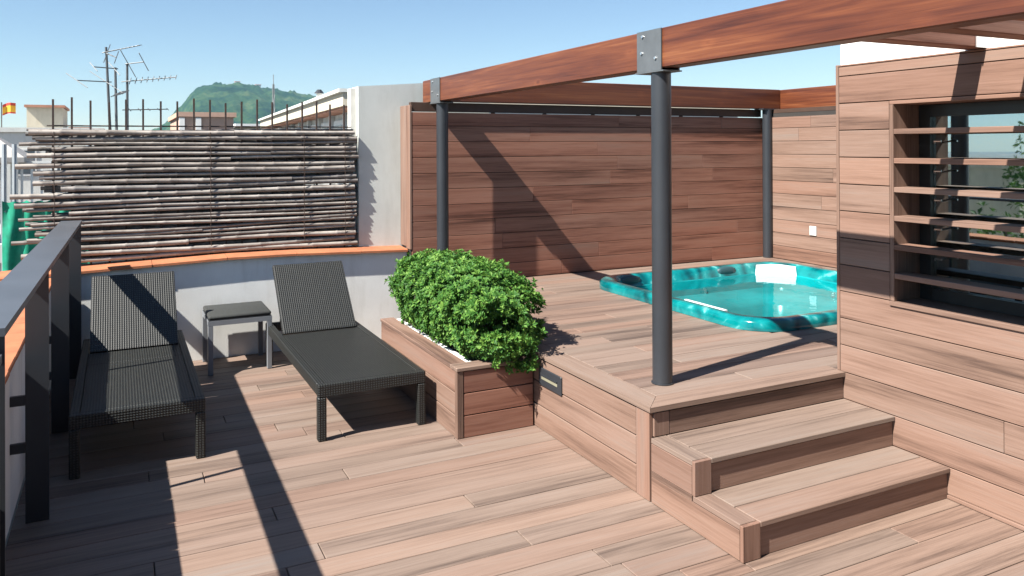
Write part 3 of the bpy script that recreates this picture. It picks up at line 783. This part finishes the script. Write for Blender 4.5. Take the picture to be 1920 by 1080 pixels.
while z < 2.075:
    r = rg.uniform(.014, .025); z += r
    x0 = rg.choice([-.80, -.74, -.70, -.55, -.42, -.62, -.78]) + rg.uniform(-.04, .04)
    sl_ = rg.uniform(-.004, .022)
    if rg.random() < .22:
        xm = rg.uniform(.3, 1.5)
        pole(x0, xm, 7.775, z - .008, z, r, i); pole(xm + .004, rg.uniform(2.09, 2.14), 7.775, z, z + sl_ * .5, r * .9, i + 500)
    else: pole(x0, rg.uniform(2.09, 2.14), 7.775, z - sl_ * .6, z + sl_ * .6, r, i)
    z += r + rg.choice([.001, .005, .010, .016]); i += 1
z = .945
while z < 2.06:
    r = rg.uniform(.011, .019)
    pole(rg.uniform(-.74, -.2), rg.uniform(2.06, 2.14), 7.845, z, z + rg.uniform(-.01, .02), r, i + 100, BAMD); z += r * 1.45; i += 1
z = .955
while z < 2.05:
    r = rg.uniform(.014, .02)
    pole(rg.uniform(-.6, -.1), rg.uniform(2.05, 2.14), 7.89, z, z + rg.uniform(-.006, .01), r, i + 300, BAMD); z += r * 1.6; i += 1
RUST = plain('rusty_iron', (.050, .032, .026), .75, .35, 25)
for k, x in enumerate((-.512, -.371, -.228, -.082, .05, .188, .333, .471, .612, .751, .888, 1.031, 1.172, 1.311, 1.451, 1.595, 1.735, 1.867, 2.006)):
    zt = 2.325 + .02 * math.sin(k * 1.7) + (.015 if x > .2 else 0)
    MB().box(x - .008, x + .008, 7.806, 7.822, zc(x) + .002, zt).build('iron_rod', RUST, bf)
MB().tube([(-.56, 7.828, 2.098), (2.08, 7.828, 2.104)], .007, 6).build('top_wire_rail', RUST, bf)
for x in (-.50, .75, 1.6, 2.0):
    wv = MB(); zz = 1.0
    while zz < 2.05:
        wv.tube([(x + .004, 7.748, zz), (x, 7.746, zz + .05), (x - .003, 7.748, zz + .10)], .0035, 5); zz += .105
    wv.build('wire_tie', RUST, bf)

# ================================================================== BEYOND THE TERRACE
def dirx(u, y):   # X on the photographed sight line through column u at distance y
    a = math.atan((u - 960) / 1481.18) - yaw
    return y * math.tan(a)
def zat(v, u, y):
    d = y / math.cos(math.atan((u - 960) / 1481.18) - yaw) * math.cos(math.atan((u - 960) / 1481.18))
    return CAM_H + (270.5 - v) / 1481.18 * d
PANE = plain('dark_window', (.05, .065, .08), .12, .2, .6)
def block(name, label, x0, x1, y0, y1, z1, mat, wins=(), roof=None, z0=GZ, extra=None, rot=0):
    e = empty(name, ((x0 + x1) / 2, (y0 + y1) / 2, z0), label, 'building')
    MB().box(x0, x1, y0, y1, z0, z1).build('wall', mat, e)
    t_ = .25
    MB().box(x0 - .12, x1 + .12, y0 - .12, y0 + t_, z1 + .001, z1 + .22).box(x0 - .12, x1 + .12, y1 - t_, y1 + .12, z1 + .001, z1 + .22).box(x0 - .12, x0 + t_, y0 + t_ + .001, y1 - t_ - .001, z1 + .001, z1 + .22).box(x1 - t_, x1 + .12, y0 + t_ + .001, y1 - t_ - .001, z1 + .001, z1 + .22).build('cornice', roof or mat, e)
    for wx, wz_, ww, wh in wins:
        f = box('window', wx - ww / 2, wx + ww / 2, y0 - .05, y0 - .002, wz_, wz_ + wh, plain('window_frame_white', (.7, .69, .66), .5), e)
        box('pane', wx - ww / 2 + .08, wx + ww / 2 - .08, y0 - .058, y0 - .051, wz_ + .08, wz_ + wh - .08, PANE, f)
    if rot:
        e.rotation_euler.z = rot
    return e
CREAM = render_wall('cream_render', (.62, .55, .43), .4); PINK = render_wall('salmon_render', (.52, .34, .26), .4); PALE = render_wall('pale_render', (.66, .66, .62), .4); OCH = render_wall('ochre_render', (.50, .40, .27), .4)
TILE = plain('roof_tile', (.42, .20, .13), .85, .25, 2)
# neighbour roof carrying the antennas
nb = block('neighbour_house', 'grey-roofed neighbouring house below the bamboo fence carrying the antennas', -1.5, 3.2, 11.2, 18.5, .55, PALE, [(-.6, -2.4, .9, 1.4), (.9, -2.4, .9, 1.4), (2.3, -2.4, .9, 1.4)], roof=PALE)
box('roof_deck', -1.24, 2.94, 11.46, 18.24, .552, .575, plain('roof_felt', (.13, .125, .12), .9, .25, 1.5), nb)
# white terrace house with a cream stair hut
wt = block('terrace_house', 'white flat-roofed house with a cream stair hut on top, far left', -9.5, dirx(190, 45), 45, 58, 2.72, PALE, [(-7.5 + 1.7 * k, .6 - 3.2 * j, .9, 1.3) for k in range(4) for j in range(3)])
MB().box(dirx(50, 46), dirx(118, 46), 46, 50, 2.73, 3.98).build('stair_hut', CREAM, wt)
MB().box(dirx(46, 46), dirx(122, 46), 45.8, 50.2, 3.981, 4.1).build('hut_roof', TILE, wt)
# salmon chimney blocks at mid distance
pk = block('salmon_house', 'salmon rendered house with two white pilasters below the hill', dirx(338, 40), dirx(438, 40), 40, 48, zat(212, 390, 40), PINK, [(dirx(405, 40), 0.2, .8, 1.0)], roof=PINK)
for u in (341, 372): box('pilaster', dirx(u, 40) - .12, dirx(u, 40) + .12, 39.9, 39.999, GZ + .1, zat(214, 390, 40), WHITE(), pk)
oc = block('ochre_house', 'ochre house with pale roof line between the salmon house and gallery', dirx(445, 52), dirx(535, 52), 52, 62, zat(232, 490, 52), OCH, [(dirx(470 + 25 * k, 52), 0.0, .8, 1.1) for k in range(3)], roof=WHITE())
lr = block('red_roof_house', 'low far house with a red tiled roof edge behind the iron rods', dirx(132, 62), dirx(168, 62), 62, 70, zat(236, 150, 62), PALE, roof=TILE)
fh_ = block('pale_gable_house', 'pale far house half hidden by the iron rods of the fence', dirx(200, 75), dirx(330, 75), 75, 88, zat(242, 260, 75), CREAM, [(dirx(230 + 30 * k, 75), 0.6, 1, 1.3) for k in range(3)])
# the long gallery building on the right, receding
gb = empty('gallery_building', (5.2, 21, GZ), 'long white building with cream sloping cornice and glazed upper gallery', 'building')
A = Vector((3.75, 13.4)); B_ = Vector((4.75, 28.5)); dv = (B_ - A).normalized(); nv = Vector((dv.y, -dv.x))
def gbox(name, s0, s1, t0, t1, z0, z1, mat, parent):
    L = (B_ - A).length
    c = [A + dv * (s0 * L) + nv * t0, A + dv * (s1 * L) + nv * t0, A + dv * (s1 * L) + nv * t1, A + dv * (s0 * L) + nv * t1]
    return MB().add([(p_.x, p_.y, z) for z in (z0, z1) for p_ in c], [(0, 3, 2, 1), (4, 5, 6, 7), (0, 1, 5, 4), (1, 2, 6, 5), (2, 3, 7, 6), (3, 0, 4, 7)]).build(name, mat, parent)
gbox('wall', 0, 1, .12, 8, GZ, 2.60, WHITE(), gb)
gbox('cornice', -.01, 1.01, -.35, 8.2, 2.61, 2.84, CREAM, gb)
gbox('roof_edge', -.012, 1.012, -.42, 8.3, 2.841, 2.90, PALE, gb)
gbox('tile_band', -.008, 1.008, -.30, .119, 2.575, 2.6095, TILE, gb)
for k in range(9):
    s = .03 + k * .107
    f = gbox('window', s, s + .07, .07, .119, 1.2, 2.45, plain('window_frame_white', (.7, .69, .66), .5), gb)
    gbox('pane', s + .008, s + .062, .06, .069, 1.3, 2.35, PANE, f)
    gbox('pilaster', s + .078, s + .094, .02, .119, GZ + .1, 2.599, WHITE(), gb)
fp = empty('flue_pipe', (4.3, 20.5, 2.9), 'short metal flue pipe with dark cowl on the gallery roof', 'chimney')
MB().tube([(4.62, 20.5, 2.90), (4.62, 20.5, 3.30)], .07, 10).build('pipe', plain('pale_flashing', (.62, .60, .55), .6), fp)
MB().tube([(4.62, 20.5, 3.301), (4.62, 20.5, 3.40)], [.13, .05], 10).build('cowl', METAL(), fp)
# white railing and a small pitched canopy on the neighbouring roof
rlg = empty('roof_railing', (-1.0, 11.3, .77), 'white upright-bar railing on the neighbouring roof behind the bamboo', 'railing')
for k in range(12): box('baluster', -1.40 + k * .105, -1.375 + k * .105, 11.30, 11.325, .772, 1.72, plain('white_paint', (.75, .75, .72), .5), rlg)
box('handrail', -1.42, -.19, 11.29, 11.335, 1.7205, 1.75, plain('white_paint', (.75, .75, .72), .5), rlg)
cnp = empty('roof_canopy', (-1.9, 11.6, GZ), 'small grey pitched roof canopy on thin posts at the far left', 'canopy')
MB().add([(-2.9, 11.0, 1.80), (-1.02, 11.0, 1.80), (-1.5, 11.6, 2.16), (-2.9, 11.6, 2.16), (-1.02, 12.2, 1.80), (-2.9, 12.2, 1.80), (-2.9, 11.0, 1.74), (-1.02, 11.0, 1.74), (-1.02, 12.2, 1.74), (-2.9, 12.2, 1.74)],
         [(0, 1, 2, 3), (3, 2, 4, 5), (1, 4, 2), (0, 6, 7, 1), (1, 7, 8, 4), (4, 8, 9, 5), (6, 9, 8, 7), (0, 3, 5, 9, 6)]).build('canopy_roof', plain('canopy_grey', (.34, .32, .30), .8, .2, 3), cnp)
for x_ in (-2.8, -1.12): MB().tube([(x_, 11.1, GZ), (x_, 11.1, 1.739)], .03, 8).build('canopy_post', plain('galvanised_tube', (.42, .45, .47), .4, .1, 6, metal=.5), cnp)
# unseen block added behind the camera to cut sky fill on the walls
sh_ = empty('sky_blocker', (3.0, -4.4, 0), 'plain white unseen block added to keep sky light off the terrace', 'building')
MB().box(-.6, 7.2, -6.2, -2.62, -.03, 3.6).build('wall', WHITE(), sh_)  # body of the added unseen block
box('blocker_coping', -.68, 7.28, -6.28, -2.54, 3.601, 3.66, terracotta(), sh_)
dr = box('blocker_door', .9, 1.85, -2.619, -2.57, .0, 2.1, METAL(), sh_, .004); box('blocker_handle', 1.72, 1.76, -2.569, -2.53, 1.0, 1.12, STEEL, dr)  # door and handle only dress the added block
# building to the left whose roof shows in the window's reflection
lb = block('corner_house', 'pale corner house with a projecting cornice beyond the guard rail', -38, -25, 20, 34, .9, CREAM, [(-36.5 + 2.4 * k, .3, 1, 1.5) for k in range(5)])
# ------------------------------------------------------------------ antennas
ANT = plain('antenna_aluminium', (.10, .105, .11), .5, .2, 8, metal=.4)
def antenna(label, x, y, ztop, lean, yagis, base=.551, r=.022):
    e = empty('tv_antenna', (x, y, base), label, 'antenna')
    MB().tube([(x, y, base), (x + lean * .5, y, (base + ztop) / 2), (x + lean, y, ztop)], [r * 1.2, r, r * .8], 8).build('mast', ANT, e)
    for (zz, dx, dy, dz, L, ne, el, tilt) in yagis:
        bx = x + lean * (zz - base) / (ztop - base); d = Vector((dx, dy, dz)).normalized()
        b0 = Vector((bx, y - .03, zz))
        bm_ = MB().tube([b0 - d * (.12 * L), b0 + d * L], .009, 6).build('boom', ANT, e)
        sdv = Vector((-d.y, d.x, 0)).normalized() * math.cos(tilt) + Vector((0, 0, 1)) * math.sin(tilt)
        for k in range(ne):
            p_ = b0 + d * (L * (.06 + .94 * k / max(1, ne - 1))); h_ = el * (1 - .35 * k / max(1, ne - 1))
            MB().tube([p_ - sdv * h_, p_ + sdv * h_], .0065, 5).build('element', ANT, bm_)
    return e
antenna('tallest roof antenna with a leaning mast and long upward yagi boom', -.07, 14.0, 3.50, -.12,
        [(3.42, .8, -.35, .18, .52, 9, .13, .2), (3.40, .45, -.6, -.25, .25, 2, .16, 1.2), (2.95, -.75, -.5, -.02, .5, 2, .46, -.42)])
antenna('roof antenna with a spiky yagi boom pointing towards the hill', .11, 14.15, 3.27, 0.0,
        [(3.26, .75, -.3, .1, .26, 2, .36, -.55), (2.98, .8, -.3, .08, .76, 9, .07, .9), (2.52, .85, .2, .04, .62, 5, .08, .3)])
antenna('short stubby roof antenna between the two taller masts', -.02, 13.85, 3.17, -.04,
        [(3.15, -.7, -.4, 0, .34, 2, .2, -.6), (2.75, .4, -.8, .05, .3, 6, .1, .5)])
ms = empty('radio_mast', (dirx(513, 60), 60, GZ), 'slim radio mast standing up in front of the green hill', 'mast')
mx_ = dirx(513, 60)
lat = MB()
for dx, dy in ((-.16, -.1), (.16, -.1), (0, .18)): lat.tube([(mx_ + dx * 2, 60 + dy * 2, GZ), (mx_ + dx * .3, 60 + dy * .3, 6.6)], .035, 5)
zz = GZ + 1
while zz < 6:
    f = 1 - (zz - GZ) / (6.6 - GZ) * .85; lat.tube([(mx_ - .32 * f, 59.8, zz), (mx_ + .32 * f, 59.8, zz + .8)], .025, 4); zz += 1.0
lat.build('lattice', plain('mast_steel', (.2, .22, .23), .5), ms)
MB().tube([(mx_, 60, 6.5), (mx_, 60, 7.3)], .03, 6).build('whip', plain('mast_steel', (.2, .22, .23), .5), ms)
# flag on the white house
fg = empty('flag', (dirx(4, 47), 47, 2.95), 'small yellow and red flag flying on the far left roof', 'flag')
fx = dirx(3, 47)
MB().tube([(fx, 47, 2.73), (fx, 47, 4.25)], .03, 6).build('flag_pole', ANT, fg)
def flagmesh(name, z0, z1, mat):
    V = []; F = []
    for k in range(9):
        x = fx + .04 + k * .07; yv = 47 + .09 * math.sin(k * .9); dr = -.012 * k + .05 * math.sin(k * .5)
        for th in (0, .012): V += [(x, yv + th, z0 + dr + .03 * k), (x, yv + th, z1 + dr + .03 * k)]
    for k in range(8):
        a = k * 4; b4 = a + 4
        F += [(a, b4, b4 + 1, a + 1), (a + 2, a + 3, b4 + 3, b4 + 2), (a + 1, b4 + 1, b4 + 3, a + 3), (a, a + 2, b4 + 2, b4)]
    MB().add(V, F).build(name, mat, fg)
flagmesh('yellow_band', 3.66, 3.98, plain('flag_yellow', (.75, .42, .03), .7)); flagmesh('red_band', 3.981, 4.12, plain('flag_red', (.5, .05, .03), .7)); flagmesh('red_band', 3.58, 3.659, plain('flag_red', (.5, .05, .03), .7))

# ------------------------------------------------------------------ green netted scaffold and tree at the left edge
gs = empty('netted_scaffold', (-.95, 9.6, GZ), 'scaffold bay wrapped in bright green netting beyond the bamboo fence', 'scaffold')
for x in (-1.06, -.97, -.30):
    MB().tube([(x, 9.55, GZ), (x, 9.55, 1.95)], .024, 8).build('pole', plain('galvanised_tube', (.42, .45, .47), .4, .1, 6, metal=.5), gs)
V = []; F = []; nx, nz = 26, 30
for j in range(nz + 1):
    for k in range(nx + 1):
        x = -1.075 + .80 * k / nx; z = 1.37 - .02 * abs(math.sin(k * .9)) * (j == 0) - 3.2 * j / nz
        V.append((x, 9.50 + .022 * math.sin(k * 1.3 + .4 * j) + .012 * math.sin(j * 1.1 + k * .5), z))
for j in range(nz):
    for k in range(nx): a = j * (nx + 1) + k; F.append((a, a + 1, a + nx + 2, a + nx + 1))
k2 = len(V); V += [(x, y + .006, z) for x, y, z in V]; F += [tuple(i_ + k2 for i_ in reversed(f_)) for f_ in F]
nt = meshobj('netting', V, F, plain('green_net', (.0, .24, .14), .6, .25, 12, bump=.4), gs, True)
def tree(name, label, x, y, z0, h, rad, n, seed, leaf=.13):
    e = empty(name, (x, y, z0), label, 'tree'); rg = random.Random(seed)
    tp = z0 + h * .55
    tk = MB(); tk.tube([(x, y, z0), (x + .1, y, z0 + h * .3), (x, y + .1, tp), (x, y, z0 + h * .9)], [.26, .2, .14, .03], 9)
    for k in range(9):
        a = k * 2.4; q_ = Vector((math.cos(a) * rad * .75, math.sin(a) * rad * .75, z0 + h * (.62 + .035 * k)))
        tk.tube([(x, y, tp - h * .1 + k * .1), ((x + x + q_.x) / 2, (y + y + q_.y) / 2, q_.z - .4), (x + q_.x, y + q_.y, q_.z)], [.08, .05, .015], 6)
    tk.build('trunk', plain('bark', (.10, .07, .05), .9, .3, 30), e)
    clumps = []
    for k in range(26):
        d = Vector((rg.gauss(0, 1), rg.gauss(0, 1), rg.gauss(0, .9))).normalized() * rg.uniform(.3, .95) ** .6
        clumps.append((Vector((x + d.x * rad, y + d.y * rad, z0 + h * .76 + d.z * h * .26)), rg.uniform(.28, .5) * rad))
    pts = []
    for k in range(n):
        c, r = rg.choice(clumps); d = Vector((rg.gauss(0, 1), rg.gauss(0, 1), rg.gauss(0, 1))).normalized()
        pts.append((c + d * r * rg.uniform(.55, 1), d + Vector((0, 0, .5)), rg.uniform(.7, 1.3)))
    leaf_cloud('crown', pts, leafmat('tree_leaf', (.015, .045, .008), (.05, .12, .02), (.12, .21, .04), 2), e, leaf, 5, seed)['kind'] = 'stuff'
tree('plane_tree', 'leafy green street tree rising beside the netted scaffold', -3.35, 12.5, GZ, 19.6, 2.0, 1500, 21, .19)

tree('street_tree', 'round street tree beyond the parapet, mirrored in the louvred window', -13.5, 13.5, GZ, 19.6, 2.3, 1300, 33, .22)
tree('street_tree', 'tall street tree by the corner house, mirrored in the louvred window', -21.0, 15.5, GZ, 20.2, 2.6, 1300, 35, .24)
# ------------------------------------------------------------------ the green hill
ridge = [(150, 252), (230, 247), (285, 243), (314, 224), (330, 206), (346, 188), (356, 175), (367, 164), (382, 157), (410, 155), (440, 154), (480, 158), (520, 165), (560, 172), (600, 179), (640, 188), (700, 200), (800, 214), (950, 235), (1100, 252)]
HY = 1400.0
prof_ = [(dirx(u, HY), zat(v_, u, HY)) for u, v_ in ridge]
def hz(x):
    if x <= prof_[0][0]: return max(GZ, prof_[0][1] + (x - prof_[0][0]) * .2)
    for (xa, za), (xb, zb_) in zip(prof_, prof_[1:]):
        if x <= xb: return za + (zb_ - za) * (x - xa) / (xb - xa)
    return max(GZ, prof_[-1][1] - (x - prof_[-1][0]) * .2)
from mathutils import noise as mn
V = []; F = []; NX, NY = 330, 90; X0, X1 = prof_[0][0] - 120, prof_[-1][0] + 150; Y0, Y1 = HY - 520, HY + 420
for j in range(NY + 1):
    for i in range(NX + 1):
        x = X0 + (X1 - X0) * i / NX; y = Y0 + (Y1 - Y0) * j / NY
        t_ = (y - HY) / (520 if y < HY else 420); prof = math.cos(min(1, abs(t_)) * math.pi / 2) ** 1.15
        xr_ = x * HY / y if y < HY else x
        fold = 1 + .10 * mn.noise(Vector((x * .012, y * .008, 2))) * (1 - prof)
        z = GZ + (hz(xr_) - GZ) * prof * fold
        if prof > .02: z += (6.0 * mn.noise(Vector((x * .05, y * .05, 0))) + 6.5 * abs(mn.noise(Vector((x * .16, y * .16, 5))))) * min(1, prof * 3) - 1.5 * prof
        V.append((x, y, max(z, GZ - .5)))
for j in range(NY):
    for i in range(NX): a = j * (NX + 1) + i; F.append((a, a + 1, a + NX + 2, a + NX + 1))
hm, n, l, b = newmat('hill_woods')
v = worldcoord(n, l); t = noise(n, .16, 6, .78); l.new(v, t.inputs['Vector']); t2 = noise(n, .016, 4, .6); l.new(v, t2.inputs['Vector'])
rp = ramp(n, [(.40, (.002, .012, .007)), (.49, (.010, .033, .012)), (.57, (.030, .062, .020)), (.68, (.085, .095, .045))])
ma = n.new('ShaderNodeMath'); ma.operation = 'MULTIPLY_ADD'; ma.inputs[1].default_value = .5; l.new(t2.outputs[0], ma.inputs[0]); mh = n.new('ShaderNodeMath'); mh.operation = 'MULTIPLY'; mh.inputs[1].default_value = .55; l.new(t.outputs[0], mh.inputs[0]); l.new(mh.outputs[0], ma.inputs[2])
l.new(ma.outputs[0], rp.inputs[0]); l.new(rp.outputs[0], b.inputs['Base Color']); b.inputs['Roughness'].default_value = .95; b.inputs['Specular IOR Level'].default_value = .1
hill = meshobj('hill', V, F, hm, None, True, origin=(200, HY, GZ)); tag(hill, 'wooded green hill on the hazy skyline', 'hill', kind='structure')
def hillhouse(u, v_, wpx, hpx, label, mat):
    y = HY - 40; x = dirx(u, y); z = zat(v_ - 5, u, y); s = y / 1481 * 1.0
    e = empty('hilltop_house', (x, y, z), label, 'building')
    MB().box(x - wpx * s / 2, x + wpx * s / 2, y, y + 10, z - 12, z + hpx * s).build('wall', mat, e)
    MB().box(x - wpx * s / 2 - .5, x + wpx * s / 2 + .5, y - .5, y + 10.5, z + hpx * s + .01, z + hpx * s + 1.2).build('roof', TILE, e)
hillhouse(446, 158, 8, 6, 'white tower house on the top of the hill', WHITE())
hillhouse(485, 163, 9, 5, 'small white house beside trees along the hill ridge', WHITE())
hillhouse(579, 183, 14, 3, 'long low pale house down the right flank of the hill', WHITE())
hillhouse(414, 206, 6, 7, 'white house low on the slope of the hill', WHITE())

# ------------------------------------------------------------------ the air: faint summer haze
hzm = bpy.data.materials.new('haze'); hzm.use_nodes = True; n = hzm.node_tree.nodes; l = hzm.node_tree.links
n.remove(n['Principled BSDF'])
pv = n.new('ShaderNodeVolumePrincipled'); pv.inputs['Color'].default_value = (.40, .73, 1, 1); pv.inputs['Density'].default_value = .00017; pv.inputs['Anisotropy'].default_value = .2
l.new(pv.outputs[0], n['Material Output'].inputs['Volume'])
hb = box('haze', -2700, 2700, -2700, 2700, GZ - 1, 131, hzm); tag(hb, 'faint bluish summer haze in the air', 'haze', kind='stuff')
